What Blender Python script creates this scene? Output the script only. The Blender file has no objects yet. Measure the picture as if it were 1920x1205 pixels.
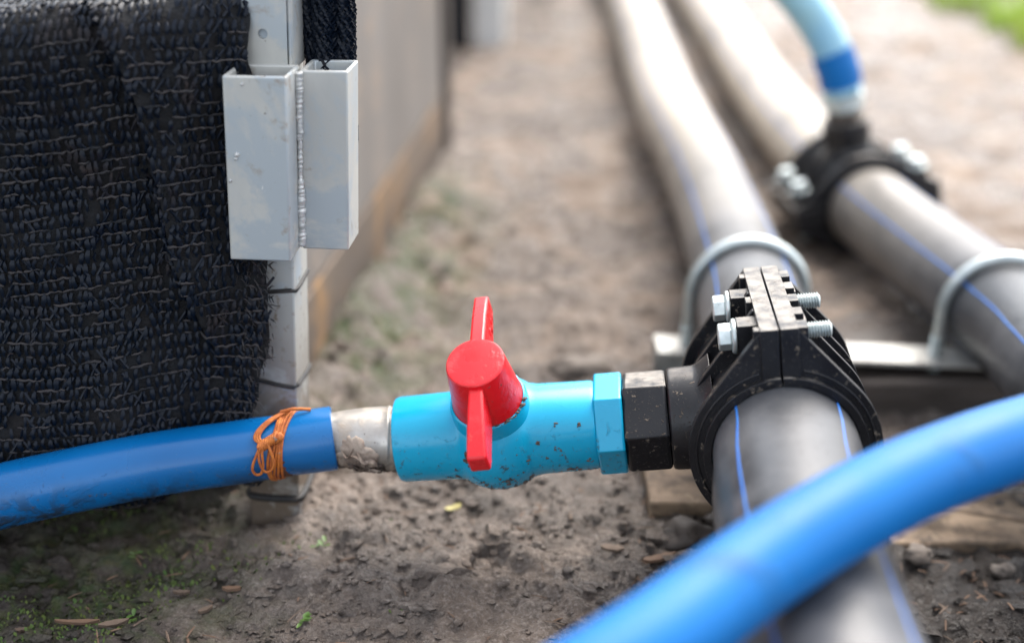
import bpy, bmesh, math, random
import numpy as np
from mathutils import Vector, Matrix, noise as mnoise

random.seed(7); rng = np.random.default_rng(7)
R = math.radians
scene = bpy.context.scene
C = scene.collection

# ------------------------------------------------------------------ camera
cam = bpy.data.cameras.new('camera'); camo = bpy.data.objects.new('camera', cam); C.objects.link(camo)
camo.location = (0, 0, .378); camo.rotation_euler = (R(90 - 24), 0, 0)
cam.sensor_width = 36; cam.lens = 45; cam.clip_start = .02; cam.clip_end = 2000
cam.dof.use_dof = True; cam.dof.focus_distance = .606; cam.dof.aperture_fstop = 2.7
cam.dof.aperture_blades = 0
scene.camera = camo
# ------------------------------------------------------------------ sky, sun, exposure
SUN_AZ, SUN_EL = R(30), R(55)            # azimuth clockwise from +Y
w = bpy.data.worlds.new('World'); scene.world = w; w.use_nodes = True
wn = w.node_tree; bg = wn.nodes['Background']
sky = wn.nodes.new('ShaderNodeTexSky'); sky.sky_type = 'NISHITA'; sky.sun_disc = False
sky.sun_elevation = SUN_EL; sky.sun_rotation = SUN_AZ; sky.air_density = 1.0; sky.dust_density = 3.0; sky.ozone_density = .6
hs = wn.nodes.new('ShaderNodeHueSaturation'); hs.inputs['Saturation'].default_value = .30
wn.links.new(sky.outputs[0], hs.inputs['Color']); wn.links.new(hs.outputs[0], bg.inputs[0])
bg.inputs[1].default_value = .15
sl = bpy.data.lights.new('sun', 'SUN'); sl.energy = 1.0; sl.angle = R(45); sl.color = (1, .91, .80)
so = bpy.data.objects.new('sun', sl); C.objects.link(so)
sd = Vector((math.sin(SUN_AZ) * math.cos(SUN_EL), math.cos(SUN_AZ) * math.cos(SUN_EL), math.sin(SUN_EL)))
so.rotation_euler = sd.to_track_quat('Z', 'Y').to_euler()
scene.view_settings.view_transform = 'Standard'; scene.view_settings.look = 'None'
scene.view_settings.exposure = 1.92; scene.view_settings.gamma = 1

# ------------------------------------------------------------------ helpers: materials
def N(nt, t, **kw):
    n = nt.nodes.new(t)
    for k, v in kw.items():
        if k in n.inputs: n.inputs[k].default_value = v
        else: setattr(n, k, v)
    return n
def col4(c): return (c[0], c[1], c[2], 1)
def noise_fac(nt, scale, lo, hi, detail=5, rough=.55, vec=None, dist=0.0):
    n = N(nt, 'ShaderNodeTexNoise', Scale=scale, Detail=detail, Roughness=rough, Distortion=dist)
    if vec is not None: nt.links.new(vec, n.inputs['Vector'])
    m = N(nt, 'ShaderNodeMapRange'); m.inputs[1].default_value = lo; m.inputs[2].default_value = hi
    nt.links.new(n.outputs[0], m.inputs[0])
    return m.outputs[0]
def mixc(nt, fac, a, b):
    m = N(nt, 'ShaderNodeMix', data_type='RGBA')
    for i, v in ((0, fac), (6, a), (7, b)):
        if hasattr(v, 'links') or hasattr(v, 'is_linked'): nt.links.new(v, m.inputs[i])
        else: m.inputs[i].default_value = col4(v) if i else v
    return m.outputs[2]
def math_(nt, op, a, b):
    m = N(nt, 'ShaderNodeMath', operation=op)
    for i, v in enumerate((a, b)):
        if hasattr(v, 'is_linked'): nt.links.new(v, m.inputs[i])
        else: m.inputs[i].default_value = v
    m.use_clamp = op in ('MULTIPLY', 'ADD', 'SUBTRACT')
    return m.outputs[0]
def vmat(name, c1, c2=None, scale=60, rough=.5, rough2=None, metal=0, spec=.5, dirt_sheen=(), bump=None, lo=.35, hi=.65, stretch=None, coat=0, dbump=.6, dust_glare=None):
    """two-tone noise colour + layers of grime and painted sheen [(colour, scale, lo, hi, roughness, direction or None, d0, d1)] + bump [(scale, strength, distance)]"""
    m = bpy.data.materials.new(name); m.use_nodes = True; nt = m.node_tree
    b = nt.nodes['Principled BSDF']; b.inputs['Metallic'].default_value = metal
    b.inputs['Specular IOR Level'].default_value = spec; b.inputs['Coat Weight'].default_value = coat
    tc = N(nt, 'ShaderNodeTexCoord'); vec = tc.outputs['Object']
    if stretch:
        mp = N(nt, 'ShaderNodeMapping'); mp.inputs['Scale'].default_value = stretch
        nt.links.new(vec, mp.inputs['Vector']); svec = mp.outputs[0]
    else: svec = vec
    f = noise_fac(nt, scale, lo, hi, vec=svec)
    c = mixc(nt, f, c1, c2 or c1)
    rr = N(nt, 'ShaderNodeMapRange'); rr.inputs[3].default_value = rough; rr.inputs[4].default_value = rough2 if rough2 is not None else rough
    nt.links.new(f, rr.inputs[0]); r_ = rr.outputs[0]
    hsum = None
    for d in dirt_sheen:
        dc, ds, l, h, dr, direc, d0, d1 = d
        k = noise_fac(nt, ds, l, h, detail=6, rough=.65, vec=vec, dist=.4)
        if direc:
            dp = N(nt, 'ShaderNodeVectorMath', operation='DOT_PRODUCT'); nt.links.new(vec, dp.inputs[0]); dp.inputs[1].default_value = direc
            mr = N(nt, 'ShaderNodeMapRange'); mr.inputs[1].default_value = d0; mr.inputs[2].default_value = d1
            nt.links.new(dp.outputs['Value'], mr.inputs[0]); k = math_(nt, 'MULTIPLY', k, mr.outputs[0])
        c = mixc(nt, k, c, dc)
        mx = N(nt, 'ShaderNodeMix', data_type='FLOAT'); nt.links.new(k, mx.inputs[0]); nt.links.new(r_, mx.inputs[2]); mx.inputs[3].default_value = dr
        r_ = mx.outputs[0]
        hsum = k if hsum is None else math_(nt, 'ADD', hsum, k)
    if dust_glare:              # dusty film with sky glare painted in, on level upper faces, broken up by noise
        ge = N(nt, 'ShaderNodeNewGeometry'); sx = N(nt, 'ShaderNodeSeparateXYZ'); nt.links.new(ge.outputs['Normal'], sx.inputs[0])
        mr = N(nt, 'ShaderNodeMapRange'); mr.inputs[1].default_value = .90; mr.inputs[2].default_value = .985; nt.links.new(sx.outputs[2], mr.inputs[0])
        k = math_(nt, 'MULTIPLY', mr.outputs[0], noise_fac(nt, 120, dust_glare[1], dust_glare[2], vec=vec)); c = mixc(nt, k, c, dust_glare[0])
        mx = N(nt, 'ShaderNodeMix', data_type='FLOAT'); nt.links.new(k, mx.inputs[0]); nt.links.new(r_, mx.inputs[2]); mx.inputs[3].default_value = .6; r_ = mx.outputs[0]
    nt.links.new(c, b.inputs['Base Color']); nt.links.new(r_, b.inputs['Roughness'])
    nrm = None
    for (s, st, dist) in (bump or []):
        n = N(nt, 'ShaderNodeTexNoise', Scale=s, Detail=4); nt.links.new(svec, n.inputs['Vector'])
        bp = N(nt, 'ShaderNodeBump', Strength=st, Distance=dist); nt.links.new(n.outputs[0], bp.inputs['Height'])
        if nrm: nt.links.new(nrm, bp.inputs['Normal'])
        nrm = bp.outputs[0]
    if hsum is not None:
        bp = N(nt, 'ShaderNodeBump', Strength=dbump, Distance=.0006); nt.links.new(hsum, bp.inputs['Height'])
        if nrm: nt.links.new(nrm, bp.inputs['Normal'])
        nrm = bp.outputs[0]
    if nrm: nt.links.new(nrm, b.inputs['Normal'])
    return m

# ------------------------------------------------------------------ helpers: objects
W = {}
def empty(name, loc=(0, 0, 0), mat3=None):
    o = bpy.data.objects.new(name, None); C.objects.link(o)
    M = Matrix.Translation(Vector(loc)) @ (mat3.to_4x4() if mat3 else Matrix.Identity(4))
    o.matrix_world = M; W[o] = M; o.empty_display_size = .02
    return o
def tag(o, label=None, cat=None, group=None, kind=None):
    for k, v in (('label', label), ('category', cat), ('group', group), ('kind', kind)):
        if v: o[k] = v
    return o
class MB:
    def __init__(s): s.v = []; s.f = []
    def add(s, v, f):
        n = len(s.v); s.v += [tuple(p) for p in v]; s.f += [tuple(i + n for i in q) for q in f]; return s
    def box(s, a, b):
        (x0, y0, z0), (x1, y1, z1) = a, b
        v = [(x0,y0,z0),(x1,y0,z0),(x1,y1,z0),(x0,y1,z0),(x0,y0,z1),(x1,y0,z1),(x1,y1,z1),(x0,y1,z1)]
        return s.add(v, [(3,2,1,0),(4,5,6,7),(0,1,5,4),(1,2,6,5),(2,3,7,6),(3,0,4,7)])
    def tube(s, pts, r, n=16, closed=False, caps=True, squash=1.0):
        P = [Vector(p) for p in pts]; m = len(P)
        rr = r if hasattr(r, '__len__') else [r] * m
        T = []
        for i in range(m):
            a = P[(i - 1) % m] if (closed or i > 0) else P[0]; b = P[(i + 1) % m] if (closed or i < m - 1) else P[-1]
            T.append((b - a).normalized())
        ref = Vector((0, 0, 1)) if abs(T[0].z) < .9 else Vector((0, 1, 0))
        nx = T[0].cross(ref).normalized(); v = []
        for i in range(m):
            nx = (nx - T[i] * nx.dot(T[i])).normalized(); ny = T[i].cross(nx)
            for k in range(n):
                a = 2 * math.pi * k / n
                v.append(P[i] + (nx * math.cos(a) + ny * math.sin(a) * squash) * rr[i])
        f = []
        for i in range(m if closed else m - 1):
            j = (i + 1) % m
            for k in range(n):
                l = (k + 1) % n
                f.append((i * n + l, i * n + k, j * n + k, j * n + l))
        if caps and not closed:
            f.append(tuple(range(n))); f.append(tuple((m - 1) * n + n - 1 - k for k in range(n)))
        return s.add(v, f)
    def lathe(s, prof, n=64, caps=True):          # profile [(x, r)] about local X
        v = []; f = []
        for x, r in prof:
            for k in range(n):
                a = 2 * math.pi * k / n; v.append((x, r * math.cos(a), r * math.sin(a)))
        m = len(prof)
        for i in range(m - 1):
            for k in range(n):
                l = (k + 1) % n; f.append((i * n + k, i * n + l, (i + 1) * n + l, (i + 1) * n + k))
        if caps:
            f.append(tuple(n - 1 - k for k in range(n))); f.append(tuple((m - 1) * n + k for k in range(n)))
        return s.add(v, f)
    def prism(s, poly, v0, v1):                   # polygon in (x, z), extruded along y
        n = len(poly)
        v = [(p[0], v0, p[1]) for p in poly] + [(p[0], v1, p[1]) for p in poly]
        f = [tuple(range(n)), tuple(2 * n - 1 - k for k in range(n))]
        for k in range(n):
            l = (k + 1) % n; f.append((k, k + n, l + n, l))
        return s.add(v, f)
    def blob(s, c, rad, seed=0, sub=2, rough=.35, sq=(1, 1, 1)):
        bm = bmesh.new(); bmesh.ops.create_icosphere(bm, subdivisions=sub, radius=1)
        v = []
        for q in bm.verts:
            d = q.co; k = 1 + rough * mnoise.noise(d * 1.7 + Vector((seed * 7.13, seed * 3.1, seed)))
            v.append((c[0] + d.x * rad * k * sq[0], c[1] + d.y * rad * k * sq[1], c[2] + d.z * rad * k * sq[2]))
        f = [tuple(x.index for x in q.verts) for q in bm.faces]; bm.free()
        return s.add(v, f)
    def build(s, name, mat, parent=None, world=False, smooth=40, bevel=0, seg=2):
        me = bpy.data.meshes.new(name); me.from_pydata(s.v, [], s.f); me.update()
        bm = bmesh.new(); bm.from_mesh(me); bmesh.ops.recalc_face_normals(bm, faces=bm.faces); bm.to_mesh(me); bm.free()
        if smooth:
            me.polygons.foreach_set('use_smooth', [True] * len(me.polygons)); me.set_sharp_from_angle(angle=R(smooth))
        if mat: me.materials.append(mat)
        o = bpy.data.objects.new(name, me); C.objects.link(o)
        W[o] = Matrix.Identity(4)
        if parent:
            o.parent = parent
            if world: o.matrix_parent_inverse = W[parent].inverted()
            else: W[o] = W[parent]
        if bevel:
            b = o.modifiers.new('bevel', 'BEVEL'); b.width = bevel; b.segments = seg; b.limit_method = 'ANGLE'; b.angle_limit = R(35)
            b.harden_normals = False
        return o
def spline(pts, step=.01):
    P = [Vector(p) for p in pts]; P = [2 * P[0] - P[1]] + P + [2 * P[-1] - P[-2]]; out = []
    for i in range(1, len(P) - 2):
        a, b, c, d = P[i - 1:i + 3]; k = max(2, int((c - b).length / step))
        for j in range(k):
            t = j / k
            out.append(.5 * ((2 * b) + (c - a) * t + (2 * a - 5 * b + 4 * c - d) * t * t + (3 * b - a - 3 * c + d) * t ** 3))
    out.append(P[-2]); return out
def hexagon(r, a0): return [(r * math.cos(R(a0 + 60 * k)), r * math.sin(R(a0 + 60 * k))) for k in range(6)]
def hexprism_x(mb, x0, x1, r, a0, ch=.0012):
    v = []; f = []
    for x, rr in ((x0, r - ch), (x0 + ch, r), (x1 - ch, r), (x1, r - ch)):
        v += [(x, p[0], p[1]) for p in hexagon(rr, a0)]
    for i in range(3):
        for k in range(6):
            l = (k + 1) % 6; f.append((i * 6 + k, i * 6 + l, i * 6 + 6 + l, i * 6 + 6 + k))
    f += [tuple(range(5, -1, -1)), tuple(range(18, 24))]
    mb.add(v, f)

# value noise (numpy) for the terrain
def vnoise(x, y, seed):
    def h(i, j):
        n = (i.astype(np.int64) * 374761393 + j.astype(np.int64) * 668265263 + seed * 982451653) & 0x7fffffff
        n = ((n ^ (n >> 13)) * 1274126177) & 0x7fffffff
        return ((n ^ (n >> 16)) & 0xffff) / 65535.0
    x = np.asarray(x, float); y = np.asarray(y, float); a_ = seed * 1.27 + .4          # each octave on its own turned lattice
    x, y = x * math.cos(a_) - y * math.sin(a_), x * math.sin(a_) + y * math.cos(a_)
    xi = np.floor(x); yi = np.floor(y); fx = x - xi; fy = y - yi
    fx = fx * fx * fx * (fx * (fx * 6 - 15) + 10); fy = fy * fy * fy * (fy * (fy * 6 - 15) + 10)
    a = h(xi, yi); b = h(xi + 1, yi); c = h(xi, yi + 1); d = h(xi + 1, yi + 1)
    return (a * (1 - fx) + b * fx) * (1 - fy) + (c * (1 - fx) + d * fx) * fy - .5
def sstep(a, b, x):
    t = np.clip((x - a) / (b - a), 0, 1); return t * t * (3 - 2 * t)
def ground_base(x, y):
    return .006 * sstep(.7, 1.2, np.asarray(y, float)) + 0 * x
def ground_h(x, y, fine=True):
    x = np.asarray(x, float); y = np.asarray(y, float)
    z = ground_base(x, y)
    near = 1 - sstep(5, 9, np.hypot(x, y - 1))
    wx = x + .014 * vnoise(x * 28, y * 28, 11); wy = y + .014 * vnoise(x * 28, y * 28, 12)
    z = z + near * (.020 * vnoise(x * 2.2, y * 2.2, 1) + .012 * vnoise(wx * 9, wy * 9, 2) + .007 * vnoise(wx * 21, wy * 26, 3))
    rid = np.abs(vnoise(wx * 30 + 5, wy * 44, 4)); z = z + near * .006 * (.25 - rid)
    if fine:
        z = z + near * (.0058 * vnoise(wx * 70, wy * 85, 5) + .0040 * (.25 - np.abs(vnoise(wx * 110 + 3, wy * 140, 15))) + .0034 * vnoise(x * 190, y * 190, 6) + .0017 * vnoise(x * 420, y * 420, 7))
        cl = vnoise(wx * 48 + 9, wy * 62, 8); z = z + near * .008 * np.clip(cl - .10, 0, 1) * 2
    z = z - .008
    wallx = -.1313 + .1255 * (y - .7639)
    z = z + (.016 + .018 * vnoise(x * 18, y * 18, 71)) * np.exp(-((x - wallx - .008) / .03) ** 2) * sstep(.62, .7, y) * (1 - sstep(1.2, 1.35, y))
    # soil banked up against the front of the bed
    z = z + .013 * np.exp(-((y - .635) / .04) ** 2) * (1 - sstep(-.13, -.08, x))
    # lower, scraped-out soil beside the near pipe
    z = z - .022 * sstep(.115, .16, x) * (1 - sstep(.72, .80, y))
    return z
def gz(x, y): return float(ground_h(np.array([x]), np.array([y]))[0])

# ------------------------------------------------------------------ materials
M = {}
M['pvc'] = vmat('light_blue_pvc', (.002, .32, .53), (.003, .35, .57), 25, .22, .30,
    dirt_sheen=[((.045, .028, .018), 230, .60, .66, .85, (0, .25, -1), -.008, .020), ((.05, .032, .02), 420, .63, .70, .85, (0, .3, -1), -.010, .020)])
M['red'] = vmat('red_plastic', (.68, .006, .012), (.72, .010, .018), 40, .24, .34, dirt_sheen=[((.16, .05, .035), 300, .66, .74, .8, None, 0, 0), ((.50, .03, .035), 40, .52, .7, .45, None, 0, 0)])
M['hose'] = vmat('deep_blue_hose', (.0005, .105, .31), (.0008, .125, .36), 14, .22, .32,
    dirt_sheen=[((.010, .018, .028), 75, .45, .58, .7, (0, 0, -1), -.062, -.042), ((.06, .035, .02), 330, .62, .68, .9, (0, 0, -1), -.068, -.050), ((.3, .28, .25), 500, .74, .77, .9, None, 0, 0)])
M['hosef'] = vmat('bright_blue_hose', (.0005, .108, .35), (.0007, .128, .40), 14, .40, .52, spec=.28, dirt_sheen=[((.01, .08, .20), 22, .56, .75, .6, None, 0, 0)])
M['hosefar'] = vmat('pale_blue_hose', (.22, .44, .58), (.30, .50, .52), 30, .35)
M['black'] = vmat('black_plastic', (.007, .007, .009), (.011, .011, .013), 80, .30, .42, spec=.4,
    dirt_sheen=[((.16, .13, .10), 230, .615, .66, .9, None, 0, 0), ((.10, .085, .07), 900, .62, .70, .9, None, 0, 0)], bump=[(900, .12, .0004)], dust_glare=((.27, .245, .215), .30, .62))
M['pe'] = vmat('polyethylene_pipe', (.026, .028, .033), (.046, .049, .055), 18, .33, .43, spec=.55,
    dirt_sheen=[((.125, .127, .135), 12, .42, .74, .5, None, 0, 0), ((.47, .415, .345), 8, .24, .50, .55, (0, 1, 0), .76, 1.22), ((.010, .010, .011), 75, .72, .75, .7, None, 0, 0), ((.16, .14, .12), 420, .64, .72, .8, None, 0, 0)], bump=[(500, .05, .0004)], stretch=(1, .25, 1))  # second layer pales the far run: sky reflection painted into a dusty film
M['stripe'] = vmat('blue_stripe', (.014, .13, .50), (.035, .17, .52), 50, .4)
M['zinc'] = vmat('zinc_plated_steel', (.60, .645, .635), (.46, .52, .52), 160, .32, .44, metal=.65, dirt_sheen=[((.12, .1, .08), 420, .66, .76, .8, None, 0, 0)])
M['galv'] = vmat('galvanised_steel', (.52, .52, .49), (.43, .435, .42), 22, .40, .5, metal=.35, lo=.40, hi=.60,
    dirt_sheen=[((.39, .43, .455), 17, .49, .55, .42, None, 0, 0), ((.66, .66, .63), 150, .68, .73, .6, None, 0, 0), ((.10, .08, .06), 300, .68, .76, .8, None, 0, 0), ((.30, .25, .20), 60, .60, .72, .7, None, 0, 0)], bump=[(700, .06, .0004)], stretch=(1, 1, .45), dbump=.05)
M['galvlow'] = vmat('stained_galvanised_steel', (.50, .50, .47), (.38, .41, .43), 18, .45, .55, metal=.3, lo=.36, hi=.64,
    dirt_sheen=[((.15, .115, .085), 45, .28, .46, .8, (0, 0, -1), -.15, -.04), ((.33, .40, .47), 16, .54, .64, .5, None, 0, 0), ((.22, .18, .14), 150, .58, .68, .8, None, 0, 0)], bump=[(600, .08, .0004)], stretch=(1, 1, .3), dbump=.1)
M['weld'] = vmat('weld_metal', (.66, .66, .64), (.40, .41, .41), 260, .4, .55, metal=.5)
M['nipple'] = vmat('dull_zinc_nipple', (.44, .42, .39), (.31, .285, .26), 110, .30, .5, metal=.6,
    dirt_sheen=[((.045, .032, .026), 90, .30, .44, .9, (0, .2, -1), .000, .012), ((.36, .31, .26), 120, .46, .66, .7, None, 0, 0), ((.10, .08, .07), 420, .64, .72, .85, None, 0, 0)], dbump=.2)
M['tape'] = vmat('thread_sealing_tape', (.42, .345, .28), (.24, .18, .14), 130, .65, .8, dirt_sheen=[((.09, .062, .05), 170, .40, .56, .9, (0, .2, -1), -.002, .011)], bump=[(500, .4, .0008)])
M['mud'] = vmat('dark_mud', (.045, .033, .027), (.085, .064, .052), 200, .7, .9, bump=[(900, .4, .0005)])
M['rust'] = vmat('rusty_wire', (.55, .17, .025), (.34, .085, .02), 300, .6, .8, bump=[(900, .4, .0004)], dirt_sheen=[((.30, .22, .18), 160, .64, .70, .5, None, 0, 0)])
M['net'] = vmat('black_net_tape', (.0024, .0055, .0125), (.0034, .0068, .0145), 90, .34, .48, spec=.20,
    dirt_sheen=[((.030, .023, .021), 26, .58, .72, .9, None, 0, 0), ((.055, .042, .038), 210, .66, .73, .9, None, 0, 0)])
M['netrow'] = vmat('dusty_net_strand', (.023, .0195, .0205), (.003, .005, .009), 60, .6, .85, lo=.48, hi=.66)
M['netback'] = vmat('net_underlayer', (.0020, .0034, .006), (.008, .0068, .0075), 70, .8, .95, bump=[(420, .5, .002)], lo=.42, hi=.68)
M['board'] = vmat('weathered_grey_board', (.185, .168, .154), (.14, .124, .112), 9, .7, .85, dirt_sheen=[((.24, .19, .15), 22, .52, .72, .9, None, 0, 0)], bump=[(120, .2, .002)], stretch=(1, 1, .3))
M['baseboard'] = vmat('orange_brown_timber', (.145, .108, .08), (.095, .075, .06), 14, .75, .9, dirt_sheen=[((.25, .145, .065), 13, .50, .64, .9, None, 0, 0), ((.045, .036, .03), 30, .34, .54, .9, (0, 0, -1), -.042, -.005)], bump=[(150, .3, .002)], stretch=(1, .3, 1))
M['wood'] = vmat('damp_plank', (.25, .175, .11), (.14, .10, .07), 40, .65, .85, dirt_sheen=[((.05, .038, .03), 30, .47, .62, .9, None, 0, 0), ((.36, .28, .19), 60, .6, .7, .8, None, 0, 0)], bump=[(260, .4, .001)], stretch=(.12, 1, 1))
M['beam'] = vmat('dark_wet_timber', (.040, .032, .027), (.075, .06, .052), 50, .55, .8, bump=[(160, .5, .002)], stretch=(.3, 1, 1), dirt_sheen=[((.10, .085, .075), 260, .6, .7, .9, None, 0, 0)])
M['strut'] = vmat('pale_galvanised_bar', (.48, .48, .45), (.36, .35, .33), 40, .45, .6, metal=.3, dirt_sheen=[((.16, .13, .10), 90, .58, .72, .85, None, 0, 0)])
M['cord'] = vmat('black_cord', (.010, .010, .012), (.02, .018, .017), 200, .6)
M['white'] = vmat('white_post_paint', (.66, .66, .64), (.58, .58, .56), 20, .6)
M['stone'] = vmat('muddy_stone', (.16, .135, .115), (.085, .07, .06), 120, .75, .9, bump=[(300, .4, .001)])
M['crumb'] = vmat('soil_crumb', (.12, .095, .08), (.05, .04, .033), 9, .75, .95, bump=[(900, .3, .0006)])
M['chip'] = vmat('wood_chip', (.15, .105, .075), (.08, .055, .04), 90, .75, .85, bump=[(500, .3, .0006)])
M['chipdark'] = vmat('brown_chip', (.17, .10, .06), (.10, .062, .042), 60, .7, .9)
M['leafy'] = vmat('yellow_leaf', (.34, .30, .11), (.24, .21, .09), 90, .6)
M['green'] = vmat('seedling_leaf', (.055, .12, .02), (.09, .16, .03), 60, .5)
M['moss'] = vmat('moss', (.045, .095, .018), (.10, .12, .025), 50, .8, .95)
M['grass'] = vmat('grass_blade', (.24, .40, .010), (.32, .44, .02), 8, .5, .6)

# soil: zone masks are stored per vertex (moss, wet compost with shade painted in), everything else is procedural
def soil_material():
    m = bpy.data.materials.new('muddy_soil'); m.use_nodes = True; nt = m.node_tree; b = nt.nodes['Principled BSDF']
    tc = N(nt, 'ShaderNodeTexCoord'); vec = tc.outputs['Object']
    at = N(nt, 'ShaderNodeAttribute', attribute_name='zones'); sp = N(nt, 'ShaderNodeSeparateColor'); nt.links.new(at.outputs['Color'], sp.inputs[0])
    f1 = noise_fac(nt, 7, .38, .62, vec=vec, dist=.5); f2 = noise_fac(nt, 34, .36, .66, vec=vec, dist=.3); f3 = noise_fac(nt, 150, .4, .68, vec=vec); f4 = noise_fac(nt, 480, .48, .7, vec=vec)
    c = mixc(nt, f1, (.205, .158, .126), (.140, .107, .086))
    c = mixc(nt, f2, c, mixc(nt, f1, (.080, .060, .048), (.255, .205, .17)))
    c = mixc(nt, math_(nt, 'MULTIPLY', f3, .6), c, (.05, .039, .033))
    c = mixc(nt, math_(nt, 'MULTIPLY', f4, .6), c, (.34, .29, .255))
    c = mixc(nt, math_(nt, 'MULTIPLY', sp.outputs[2], .8), c, mixc(nt, f2, mixc(nt, f1, (.385, .295, .225), (.285, .213, .160)), (.19, .140, .106)))   # soil paler further back
    wp = noise_fac(nt, 11, .43, .54, vec=vec, dist=.9); c = mixc(nt, math_(nt, 'MULTIPLY', wp, .55), c, mixc(nt, f2, (.085, .071, .063), (.13, .111, .099)))   # damp patches
    # wet compost, its colour also darkened for shade by bed and pipe
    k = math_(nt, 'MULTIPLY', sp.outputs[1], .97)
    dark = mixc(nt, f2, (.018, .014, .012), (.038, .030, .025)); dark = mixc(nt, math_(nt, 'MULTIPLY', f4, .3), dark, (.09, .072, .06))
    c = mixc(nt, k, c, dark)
    # moss film
    mk = math_(nt, 'MULTIPLY', sp.outputs[0], noise_fac(nt, 55, .40, .58, vec=vec, dist=.6))
    c = mixc(nt, mk, c, mixc(nt, f3, (.030, .055, .014), (.085, .085, .03)))
    nt.links.new(c, b.inputs['Base Color'])
    rr = N(nt, 'ShaderNodeMapRange'); rr.inputs[3].default_value = .24; rr.inputs[4].default_value = .85
    nt.links.new(noise_fac(nt, 13, .36, .56, vec=vec, dist=.4), rr.inputs[0]); mw = N(nt, 'ShaderNodeMix', data_type='FLOAT'); nt.links.new(wp, mw.inputs[0]); nt.links.new(rr.outputs[0], mw.inputs[2]); mw.inputs[3].default_value = .17
    nt.links.new(mw.outputs[0], b.inputs['Roughness'])
    n1 = N(nt, 'ShaderNodeTexNoise', Scale=260, Detail=6, Roughness=.65); nt.links.new(vec, n1.inputs['Vector'])
    bp = N(nt, 'ShaderNodeBump', Strength=.9, Distance=.005); nt.links.new(n1.outputs[0], bp.inputs['Height'])
    n2 = N(nt, 'ShaderNodeTexNoise', Scale=60, Detail=5); nt.links.new(vec, n2.inputs['Vector'])
    bp2 = N(nt, 'ShaderNodeBump', Strength=.5, Distance=.010); nt.links.new(n2.outputs[0], bp2.inputs['Height']); nt.links.new(bp.outputs[0], bp2.inputs['Normal'])
    nt.links.new(bp2.outputs[0], b.inputs['Normal'])
    return m
M['soil'] = soil_material()

# ------------------------------------------------------------------ ground: one sheet to the horizon
def axis(parts, out_lo, out_hi):
    a = []
    for lo, hi, st in parts: a += list(np.arange(lo, hi - st * .5, st))
    a.append(parts[-1][1]); d = parts[-1][2]; x = a[-1]
    while x < out_hi: d *= 1.5; x += d; a.append(x)
    d = parts[0][2]; x = a[0]; pre = []
    while x > out_lo: d *= 1.5; x -= d; pre.append(x)
    return np.array(pre[::-1] + a)
gx = axis([(-1.1, -.30, .02), (-.30, .31, .0019), (.31, 1.2, .010)], -400, 400)
gy = axis([(.0, .46, .02), (.46, .76, .0018), (.76, 1.1, .0032), (1.1, 1.8, .007), (1.8, 3.4, .016)], -400, 400)
X, Y = np.meshgrid(gx, gy); Z = ground_h(X, Y)
nx_, ny_ = len(gx), len(gy)
verts = np.stack([X.ravel(), Y.ravel(), Z.ravel()], 1)
ii, jj = np.meshgrid(np.arange(nx_ - 1), np.arange(ny_ - 1)); q = (jj * nx_ + ii).ravel()
faces = np.stack([q, q + 1, q + 1 + nx_, q + nx_], 1)
me = bpy.data.meshes.new('ground'); me.vertices.add(len(verts)); me.vertices.foreach_set('co', verts.ravel())
me.loops.add(faces.size); me.loops.foreach_set('vertex_index', faces.ravel()); me.polygons.add(len(faces))
me.polygons.foreach_set('loop_start', np.arange(len(faces)) * 4); me.polygons.foreach_set('loop_total', np.full(len(faces), 4))
me.update(); me.validate(); me.polygons.foreach_set('use_smooth', [True] * len(faces))
def zones(X, Y):
    nz = vnoise(X * 14, Y * 14, 21) + .6 * vnoise(X * 40, Y * 40, 22) + .3 * vnoise(X * 110, Y * 110, 23)
    wallx = -.1313 + .1255 * (Y - .7639)
    moss = np.clip(np.exp(-((X - wallx - .03) / .045) ** 2) * sstep(.62, .7, Y) * (1 - sstep(1.0, 1.3, Y)) + .9 * (1 - sstep(-.19, -.07, X + .10 * nz)) * (1 - sstep(.58, .66, Y + .1 * nz)), 0, 1)
    moss = np.clip(moss * (.75 + 1.2 * nz), 0, 1)
    wet = np.clip(sstep(.08, .17, X + .07 * nz) * (1 - sstep(.64, .76, Y + .12 * nz)) + .85 * (1 - sstep(-.19, -.07, X + .14 * nz)) * (1 - sstep(.62, .7, Y)), 0, 1)  # wet soil, plus painted shade beside the near pipe and before the bed
    return moss, wet
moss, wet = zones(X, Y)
pale = sstep(.62, 1.15, Y + .25 * vnoise(X * 7, Y * 7, 61) + .12 * vnoise(X * 25, Y * 25, 62))
def add_zones(me):
    n = len(me.vertices); co = np.empty(n * 3); me.vertices.foreach_get('co', co); co = co.reshape(-1, 3); a, b = zones(co[:, 0], co[:, 1])
    c = me.color_attributes.new('zones', 'FLOAT_COLOR', 'POINT'); c.data.foreach_set('color', np.stack([a * .5, b, np.zeros(n), np.ones(n)], 1).ravel().astype(np.float32))
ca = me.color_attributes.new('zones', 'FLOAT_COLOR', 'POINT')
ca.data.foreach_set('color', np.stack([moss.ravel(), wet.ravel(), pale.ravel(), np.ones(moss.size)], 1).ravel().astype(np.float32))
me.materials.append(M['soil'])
ground = bpy.data.objects.new('ground', me); C.objects.link(ground); tag(ground, 'uneven muddy soil ground with damp clods and mossy edges', kind='structure')

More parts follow.
